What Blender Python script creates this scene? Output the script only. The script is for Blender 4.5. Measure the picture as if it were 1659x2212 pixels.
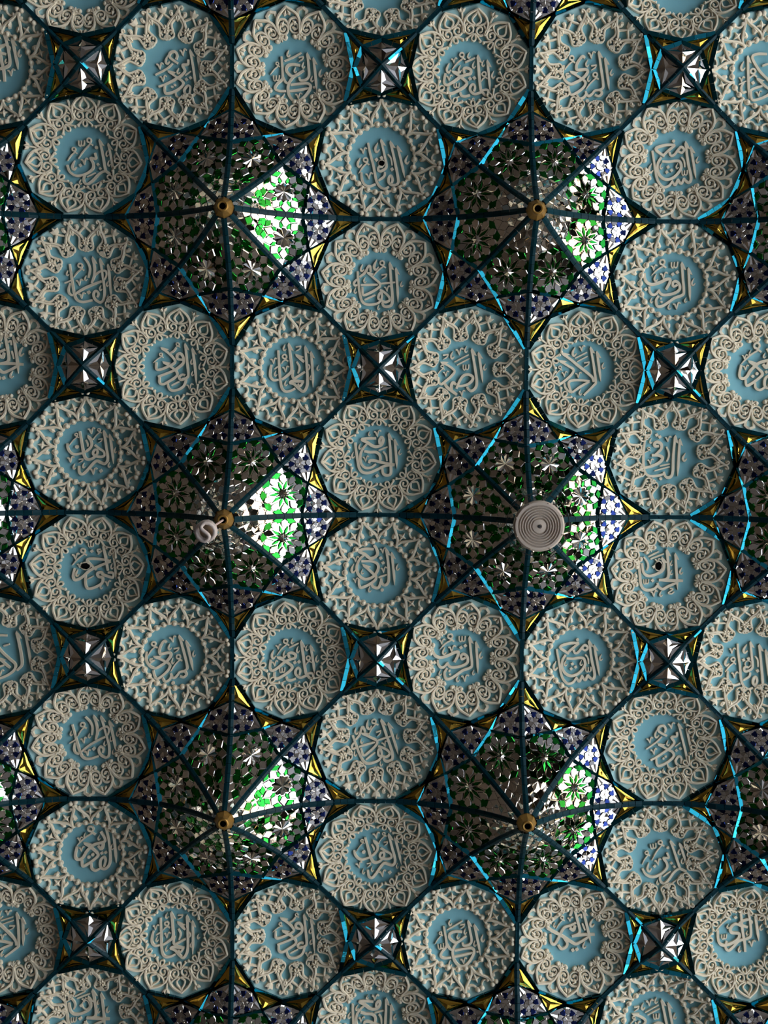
import bpy, math, random
from math import sin, cos, pi, atan2, hypot, radians
from mathutils import Vector, Matrix

EXPOSURE = 0.62
SKY = 7.0
SUN = 8.0
EDGE = 5.5        # x of the open side of the hall
LINTEL = 5.2
HOLES = {'fattah(1, 0, \'D\')', 'muakhir(0, 2, \'U\')', 'hannan(2, 2, \'U\')'}


for o in list(bpy.data.objects):
    bpy.data.objects.remove(o)
SC = bpy.context.scene
COL = SC.collection

# ------------------------------------------------------------------ camera, sky, light, exposure
P = 0.9                      # spacing of the ceiling grid in metres
ZC = 5.8                     # height of the ceiling plane
FPX, HCAM = 2953.837, 4.6744 # focal length in pixels of the 1659 x 2212 frame, camera to ceiling in grid units
CX, CY = 0.0206, 0.1339
ROT = ((0.9999663752, -0.0081685735, 0.0007231181),
       (0.0081999081, 0.9970723320, -0.0760231958),
       (-0.0001, 0.0760265690, 0.9971057872))
cam_data = bpy.data.cameras.new('camera')
cam = bpy.data.objects.new('camera', cam_data)
COL.objects.link(cam)
cam_data.sensor_fit = 'VERTICAL'
cam_data.sensor_height = 36.0
cam_data.lens = 36.0 * FPX / 2212.0
cam_data.clip_start = 0.05
cam_data.clip_end = 300
rx, ry, rz = [Vector(r) for r in ROT]
cam.matrix_world = Matrix(((rx.x, -ry.x, -rz.x, CX * P),
                           (rx.y, -ry.y, -rz.y, CY * P),
                           (rx.z, -ry.z, -rz.z, ZC - HCAM * P),
                           (0, 0, 0, 1)))
SC.camera = cam

SC.view_settings.view_transform = 'Standard'
SC.view_settings.look = 'None'
SC.view_settings.exposure = EXPOSURE
SC.view_settings.gamma = 1.0
SC.view_settings.use_curve_mapping = False
SC.cycles.caustics_reflective = False
SC.cycles.caustics_refractive = False
SC.cycles.max_bounces = 8
SC.cycles.diffuse_bounces = 4
SC.cycles.glossy_bounces = 5

world = bpy.data.worlds.new('sky')
SC.world = world
world.use_nodes = True
nt = world.node_tree
nt.nodes.clear()
tc = nt.nodes.new('ShaderNodeTexCoord')
sep = nt.nodes.new('ShaderNodeSeparateXYZ')
ramp = nt.nodes.new('ShaderNodeValToRGB')
bg = nt.nodes.new('ShaderNodeBackground')
wo = nt.nodes.new('ShaderNodeOutputWorld')
nt.links.new(tc.outputs['Generated'], sep.inputs[0])
nt.links.new(sep.outputs[2], ramp.inputs[0])
nt.links.new(ramp.outputs[0], bg.inputs[0])
nt.links.new(bg.outputs[0], wo.inputs[0])
ramp.color_ramp.elements[0].position = 0.0
ramp.color_ramp.elements[0].color = (1.0, 0.93, 0.80, 1)
ramp.color_ramp.elements[1].position = 0.7
ramp.color_ramp.elements[1].color = (0.50, 0.68, 1.0, 1)
bg.inputs[1].default_value = SKY

sun_data = bpy.data.lights.new('sun', 'SUN')
sun_data.energy = SUN
sun_data.angle = 0.01
sun_data.color = (1.0, 0.93, 0.80)
sun = bpy.data.objects.new('sun', sun_data)
COL.objects.link(sun)
sun.rotation_euler = (0, radians(-42), 0)   # shines from the wall side down on to the forecourt

# ------------------------------------------------------------------ materials
def principled(name, col, rough=0.5, metal=0.0, noise=None, bump=None, spec=None):
    m = bpy.data.materials.new(name)
    m.use_nodes = True
    n, l = m.node_tree.nodes, m.node_tree.links
    b = n['Principled BSDF']
    b.inputs['Base Color'].default_value = (*col, 1)
    b.inputs['Roughness'].default_value = rough
    b.inputs['Metallic'].default_value = metal
    if spec is not None:
        b.inputs['Specular IOR Level'].default_value = spec
    if noise or bump:
        t = n.new('ShaderNodeTexCoord')
        z = n.new('ShaderNodeTexNoise')
        l.new(t.outputs['Object'], z.inputs['Vector'])
        z.inputs['Scale'].default_value = (noise or bump)[0]
        z.inputs['Detail'].default_value = 4
        if noise:
            mx = n.new('ShaderNodeMix')
            mx.data_type = 'RGBA'
            k = noise[1]
            mx.inputs[6].default_value = (*[c * (1 - k) for c in col], 1)
            mx.inputs[7].default_value = (*[min(1, c * (1 + k)) for c in col], 1)
            l.new(z.outputs['Fac'], mx.inputs[0])
            l.new(mx.outputs[2], b.inputs['Base Color'])
        if bump:
            bp = n.new('ShaderNodeBump')
            bp.inputs['Strength'].default_value = bump[1]
            bp.inputs['Distance'].default_value = 0.002
            l.new(z.outputs['Fac'], bp.inputs['Height'])
            l.new(bp.outputs['Normal'], b.inputs['Normal'])
    return m

M = {
    'cream': principled('cream_plaster', (0.76, 0.67, 0.51), 0.75, noise=(30, 0.10), spec=0.2),
    'teal': principled('teal_paint', (0.19, 0.42, 0.475), 0.7, noise=(16, 0.10), spec=0.2),
    'pale': principled('pale_teal_paint', (0.38, 0.60, 0.60), 0.7, noise=(12, 0.08), spec=0.2),
    'silver': principled('silver_mirror', (0.84, 0.79, 0.72), 0.03, 1.0, bump=(55, 0.10)),
    'green': principled('green_mirror', (0.012, 0.17, 0.022), 0.03, 1.0, bump=(55, 0.06)),
    'blue': principled('blue_mirror', (0.016, 0.028, 0.12), 0.03, 1.0, bump=(55, 0.06)),
    'gold': principled('gold_mirror', (0.60, 0.37, 0.055), 0.06, 1.0, bump=(60, 0.10)),
    'strip': principled('turquoise_mirror', (0.012, 0.155, 0.20), 0.06, 1.0, bump=(60, 0.08)),
    'rib': principled('deep_teal_glaze', (0.003, 0.028, 0.038), 0.36, 0.0, noise=(30, 0.25), bump=(90, 0.25), spec=0.10),
    'grout': principled('grout', (0.10, 0.13, 0.14), 0.9),
    'gilt': principled('gilt_plaster', (0.36, 0.20, 0.045), 0.42, 0.6, noise=(90, 0.35), bump=(120, 0.6)),
    'black': principled('black_iron', (0.010, 0.009, 0.009), 0.5),
    'hole_shade_black': principled('hole_shade_black', (0.004, 0.004, 0.004), 1.0, spec=0.0),  # near-black colour standing in for the shade inside holes
    'bulb': principled('white_glass', (0.56, 0.48, 0.44), 0.3, noise=(20, 0.05)),
    'bulb_base': principled('ivory_plastic', (0.55, 0.45, 0.32), 0.45),
    'cord': principled('pink_cord', (0.62, 0.45, 0.40), 0.6),
    'lamp': principled('warm_white_plastic', (0.50, 0.42, 0.35), 0.5),
    'lamp_groove': principled('grey_plastic', (0.33, 0.27, 0.23), 0.6),
    'stone': principled('warm_stone', (0.11, 0.092, 0.078), 0.6, noise=(2.5, 0.25)),
    'wall': principled('dim_plaster', (0.09, 0.075, 0.062), 0.8, noise=(3, 0.3)),
    'added_facade': principled('added_facade_brick', (0.42, 0.32, 0.22), 0.9, noise=(0.6, 0.5)),  # colour of the added far wall, blotched to vary the mirror reflections
    'court': principled('pale_paving', (0.72, 0.66, 0.56), 0.9, noise=(1.2, 0.12)),
}

# ------------------------------------------------------------------ mesh helpers (x right, y down in the photo, h hangs below the ceiling plane; grid units)
class MB:
    def __init__(self):
        self.v, self.f, self.m, self.mats = [], [], [], []
    def mi(self, mat):
        if mat not in self.mats:
            self.mats.append(mat)
        return self.mats.index(mat)
    def add(self, vs, fs, mat):
        k, i = len(self.v), self.mi(mat)
        self.v += [(x * P, y * P, -h * P) for x, y, h in vs]
        for f in fs:
            self.f.append([k + a for a in f])
            self.m.append(i)
    def mesh(self, name, smooth=False):
        me = bpy.data.meshes.new(name)
        me.from_pydata(self.v, [], self.f)
        for k in self.mats:
            me.materials.append(M[k])
        me.polygons.foreach_set('material_index', self.m)
        if smooth:
            me.polygons.foreach_set('use_smooth', [True] * len(self.f))
        me.update()
        return me
    def build(self, name, parent=None, smooth=False):
        return link(name, self.mesh(name, smooth), parent)

def link(name, me, parent=None, rot=0.0):
    o = bpy.data.objects.new(name, me)
    COL.objects.link(o)
    if parent is not None:
        o.parent = parent
    o.rotation_euler.z = rot
    return o

def thing(name, x, y, label, cat, group=None, rot=0.0, h=0.0):
    o = bpy.data.objects.new(name, None)
    o.empty_display_size = 0.05
    COL.objects.link(o)
    o.location = (x * P, y * P, ZC - h * P)
    o.rotation_euler.z = rot
    o['label'], o['category'] = label, cat
    if group:
        o['group'] = group
    return o

def pol(r, a):
    return (r * cos(a), r * sin(a))

def catmull(pts, n):
    if len(pts) < 3:
        a, b = pts
        return [(a[0] + (b[0] - a[0]) * i / n, a[1] + (b[1] - a[1]) * i / n) for i in range(n + 1)]
    out = []
    q = [(2 * pts[0][0] - pts[1][0], 2 * pts[0][1] - pts[1][1])] + list(pts) + [(2 * pts[-1][0] - pts[-2][0], 2 * pts[-1][1] - pts[-2][1])]
    for i in range(1, len(q) - 2):
        for s in range(n):
            t = s / n
            out.append(tuple(0.5 * (2 * q[i][k] + (q[i + 1][k] - q[i - 1][k]) * t
                       + (2 * q[i - 1][k] - 5 * q[i][k] + 4 * q[i + 1][k] - q[i + 2][k]) * t * t
                       + (3 * q[i][k] - q[i - 1][k] - 3 * q[i + 1][k] + q[i + 2][k]) * t ** 3) for k in (0, 1)))
    out.append(tuple(pts[-1]))
    return out

SOFT = ((-.5, 0), (-.47, .62), (-.26, 1), (.26, 1), (.47, .62), (.5, 0))
FLAT = ((-.5, 0), (-.44, 1), (.44, 1), (.5, 0))

def ribbon(mb, pts, w, h, base, mat='cream', prof=FLAT, t0=1.0, t1=1.0, n=4, closed=False):
    """raised band along pts, lying on the surface base(x, y)"""
    c = catmull(pts, n)
    m = len(c)
    vs, fs, k = [], [], len(prof)
    for i, (x, y) in enumerate(c):
        a, b = c[max(0, i - 1)], c[min(m - 1, i + 1)]
        if closed and (i == 0 or i == m - 1):
            a, b = c[m - 2], c[1]
        dx, dy = b[0] - a[0], b[1] - a[1]
        l = hypot(dx, dy) or 1e-9
        nx, ny = -dy / l, dx / l
        s = i / (m - 1)
        ww = w * (t0 + (1 - t0) * min(1, s / .3)) * (t1 + (1 - t1) * min(1, (1 - s) / .3))
        hb = base(x, y)
        for u, q in prof:
            vs.append((x + nx * u * ww, y + ny * u * ww, hb + q * h - (0.002 if q == 0 else 0)))
    for i in range(m - 1):
        for j in range(k - 1):
            a = i * k + j
            fs.append((a, a + 1, a + k + 1, a + k))
    if not closed:
        fs += [tuple(range(k)), tuple(range((m - 1) * k, m * k))]
    mb.add(vs, fs, mat)

def prism(mb, poly, h, base, mat='cream', peak=0.0, top=1.0):
    n = len(poly)
    cx, cy = sum(p[0] for p in poly) / n, sum(p[1] for p in poly) / n
    vs = [(x, y, base(x, y) - .002) for x, y in poly]
    vs += [(cx + (x - cx) * top, cy + (y - cy) * top, base(x, y) + h) for x, y in poly]
    fs = [(i, (i + 1) % n, n + (i + 1) % n, n + i) for i in range(n)]
    if peak:
        vs.append((cx, cy, base(cx, cy) + h + peak))
        fs += [(n + i, n + (i + 1) % n, 2 * n) for i in range(n)]
    else:
        fs.append(tuple(range(n, 2 * n)))
    mb.add(vs, fs, mat)

def ball(mb, x, y, r, base, mat='cream', lift=0.5, nu=10, nv=5):
    hb = base(x, y) + r * lift
    vs, fs = [], []
    for j in range(nv + 1):
        e = pi / 2 - j * (pi * .72) / nv
        for i in range(nu):
            a = 2 * pi * i / nu
            vs.append((x + r * cos(e) * cos(a), y + r * cos(e) * sin(a), hb + r * sin(e)))
    for j in range(nv):
        for i in range(nu):
            fs.append((j * nu + i, j * nu + (i + 1) % nu, (j + 1) * nu + (i + 1) % nu, (j + 1) * nu + i))
    mb.add(vs, fs, mat)

def lathe(mb, prof, mat, n=40, x=0, y=0):
    """prof: (radius, h) pairs"""
    vs, fs = [], []
    for r, h in prof:
        vs += [(x + r * cos(2 * pi * i / n), y + r * sin(2 * pi * i / n), h) for i in range(n)]
    for j in range(len(prof) - 1):
        for i in range(n):
            fs.append((j * n + i, j * n + (i + 1) % n, (j + 1) * n + (i + 1) % n, (j + 1) * n + i))
    mb.add(vs, fs, mat)

def tube(mb, pts, r, mat, n=8, closed=False):
    """round tube through 3-D points (x, y, h)"""
    m = len(pts)
    vs, fs = [], []
    for i in range(m):
        a, b = Vector(pts[(i - 1) % m if closed else max(0, i - 1)]), Vector(pts[(i + 1) % m if closed else min(m - 1, i + 1)])
        d = (b - a).normalized()
        u = d.cross(Vector((0, 0, 1)))
        if u.length < 1e-3:
            u = d.cross(Vector((1, 0, 0)))
        u.normalize()
        w = d.cross(u)
        for k in range(n):
            q = Vector(pts[i]) + r * (cos(2 * pi * k / n) * u + sin(2 * pi * k / n) * w)
            vs.append(tuple(q))
    for i in range(m if closed else m - 1):
        for k in range(n):
            fs.append((i * n + k, i * n + (k + 1) % n, ((i + 1) % m) * n + (k + 1) % n, ((i + 1) % m) * n + k))
    if not closed:
        fs += [tuple(range(n)), tuple(range((m - 1) * n, m * n))]
    mb.add(vs, fs, mat)
    return mb

def clip(poly, a, b, c):
    """keep a x + b y <= c"""
    out = []
    n = len(poly)
    for i in range(n):
        p, q = poly[i], poly[(i + 1) % n]
        dp, dq = a * p[0] + b * p[1] - c, a * q[0] + b * q[1] - c
        if dp <= 0:
            out.append(p)
        if dp * dq < 0:
            t = dp / (dp - dq)
            out.append((p[0] + (q[0] - p[0]) * t, p[1] + (q[1] - p[1]) * t))
    return out

def inside_clip(poly, hull):
    """clip poly by a convex hull"""
    s = sum(hull[i][0] * hull[(i + 1) % len(hull)][1] - hull[(i + 1) % len(hull)][0] * hull[i][1] for i in range(len(hull)))
    for i in range(len(hull)):
        p, q = hull[i], hull[(i + 1) % len(hull)]
        a, b = q[1] - p[1], -(q[0] - p[0])
        if s < 0:
            a, b = -a, -b
        poly = clip(poly, a, b, a * p[0] + b * p[1])
        if len(poly) < 3:
            return []
    return poly

def area(poly):
    return abs(sum(poly[i][0] * poly[(i + 1) % len(poly)][1] - poly[(i + 1) % len(poly)][0] * poly[i][1] for i in range(len(poly)))) / 2

def voronoi(seeds, hull):
    cells = []
    for i, s in enumerate(seeds):
        c = list(hull)
        for j, t in enumerate(seeds):
            if i == j or len(c) < 3:
                continue
            a, b = 2 * (t[0] - s[0]), 2 * (t[1] - s[1])
            c = clip(c, a, b, t[0] ** 2 + t[1] ** 2 - s[0] ** 2 - s[1] ** 2)
        cells.append(c if len(c) >= 3 else [])
    return cells

RND = random.Random(7)

def mirror_piece(mb, poly, hf, mat, off, rise=0.0024, inset=0.17, tilt=2.6):
    """one cut mirror: bevelled rim and a flat top, set a few degrees off true"""
    if len(poly) < 3 or area(poly) < 1.2e-5:
        return
    n = len(poly)
    cx, cy = sum(p[0] for p in poly) / n, sum(p[1] for p in poly) / n
    e = 0.004
    hc = hf(cx, cy)
    gx, gy = (hf(cx + e, cy) - hf(cx - e, cy)) / (2 * e), (hf(cx, cy + e) - hf(cx, cy - e)) / (2 * e)
    k = radians(tilt)
    tx, ty = RND.gauss(0, k), RND.gauss(0, k)
    vs = [(x, y, hc + gx * (x - cx) + gy * (y - cy) + off) for x, y in poly]
    q = math.sqrt(1 + gx * gx + gy * gy)
    for x, y in poly:
        px, py = (x - cx) * (1 - inset), (y - cy) * (1 - inset)
        px2, py2 = cx + px - gx * rise / q, cy + py - gy * rise / q
        vs.append((px2, py2, hc + (gx + tx) * px + (gy + ty) * py + off + rise / q))
    fs = [(i, (i + 1) % n, n + (i + 1) % n, n + i) for i in range(n)] + [tuple(range(n, 2 * n))]
    mb.add(vs, fs, mat)

def fan(mb, c, ring, hf, mat, off, peak=0.0045, valley=0.0):
    """faceted sunburst: centre raised, ring points alternately high and low"""
    n = len(ring)
    vs = [(c[0], c[1], hf(*c) + off + peak)]
    for i, (x, y) in enumerate(ring):
        vs.append((x, y, hf(x, y) + off + (0.002 if i % 2 == 0 else valley) + RND.gauss(0, 0.0004)))
    mb.add(vs, [(0, 1 + i, 1 + (i + 1) % n) for i in range(n)], mat)

def star_facets(mb, corners, hs, mat, peak, dip, k=0.36):
    """panel cut as a pyramid star: ridges run from the middle to every corner, with lower facets between"""
    n = len(corners)
    c = (sum(p[0] for p in corners) / n, sum(p[1] for p in corners) / n)
    hm = sum(hs) / n
    vs = [(c[0] + RND.gauss(0, .0006), c[1] + RND.gauss(0, .0006), hm + peak)]
    vs += [(p[0], p[1], h) for p, h in zip(corners, hs)]
    for i in range(n):
        p, q = corners[i], corners[(i + 1) % n]
        mx, my, mh = (p[0] + q[0]) / 2, (p[1] + q[1]) / 2, (hs[i] + hs[(i + 1) % n]) / 2
        vs.append((c[0] + (mx - c[0]) * k, c[1] + (my - c[1]) * k, hm + (mh - hm) * k + dip + RND.gauss(0, .0009)))
    fs = []
    for i in range(n):
        a, b, v = 1 + i, 1 + (i + 1) % n, 1 + n + i
        fs += [(0, a, v), (0, v, b), (a, b, v)]
    mb.add(vs, fs, mat)

def tiles(mb, p0, p1, w, mat, toward, tilt, lift=0.006, length=0.034, jit=3.5, depth=0.02, trim=0.0):
    """row of small mirror tiles from p0 to p1 (x, y, h); each leans so that it faces the point toward"""
    L = hypot(p1[0] - p0[0], p1[1] - p0[1])
    n = max(2, round(L / length))
    dx, dy = (p1[0] - p0[0]) / L, (p1[1] - p0[1]) / L
    nx, ny = -dy, dx
    mx, my = (p0[0] + p1[0]) / 2, (p0[1] + p1[1]) / 2
    if (toward[0] - mx) * nx + (toward[1] - my) * ny < 0:
        nx, ny = -nx, -ny
    sl = (p1[2] - p0[2]) / L
    cuts = [0.0] + [(i + RND.uniform(-.22, .22)) / n for i in range(1, n)] + [1.0]
    for a, b in zip(cuts[:-1], cuts[1:]):
        a, b = a * L + .0006, b * L - .0006
        th = radians(tilt + RND.gauss(0, jit))
        al = sl + radians(RND.gauss(0, 1.6))
        cm = (a + b) / 2
        top, low = [], []
        for s, side in ((a, -.5), (b, -.5), (b, .5), (a, .5)):
            x, y = p0[0] + dx * s + nx * side * w, p0[1] + dy * s + ny * side * w
            h = p0[2] + sl * cm + al * (s - cm) + lift - side * w * math.tan(th)
            top.append((x, y, h))
            low.append((x, y, p0[2] + sl * s - depth))
        mb.add(top + low, [(0, 1, 2, 3), (0, 1, 5, 4), (1, 2, 6, 5), (2, 3, 7, 6), (3, 0, 4, 7)], mat)

def in_view(x, y, margin=260):
    d = Vector(((x - CX), (y - CY), HCAM))
    u, v, w = rx.dot(d), ry.dot(d), rz.dot(d)
    px, py = 829.5 + FPX * u / w, 1106 + FPX * v / w
    return -margin < px < 1659 + margin and -margin < py < 2212 + margin

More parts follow.
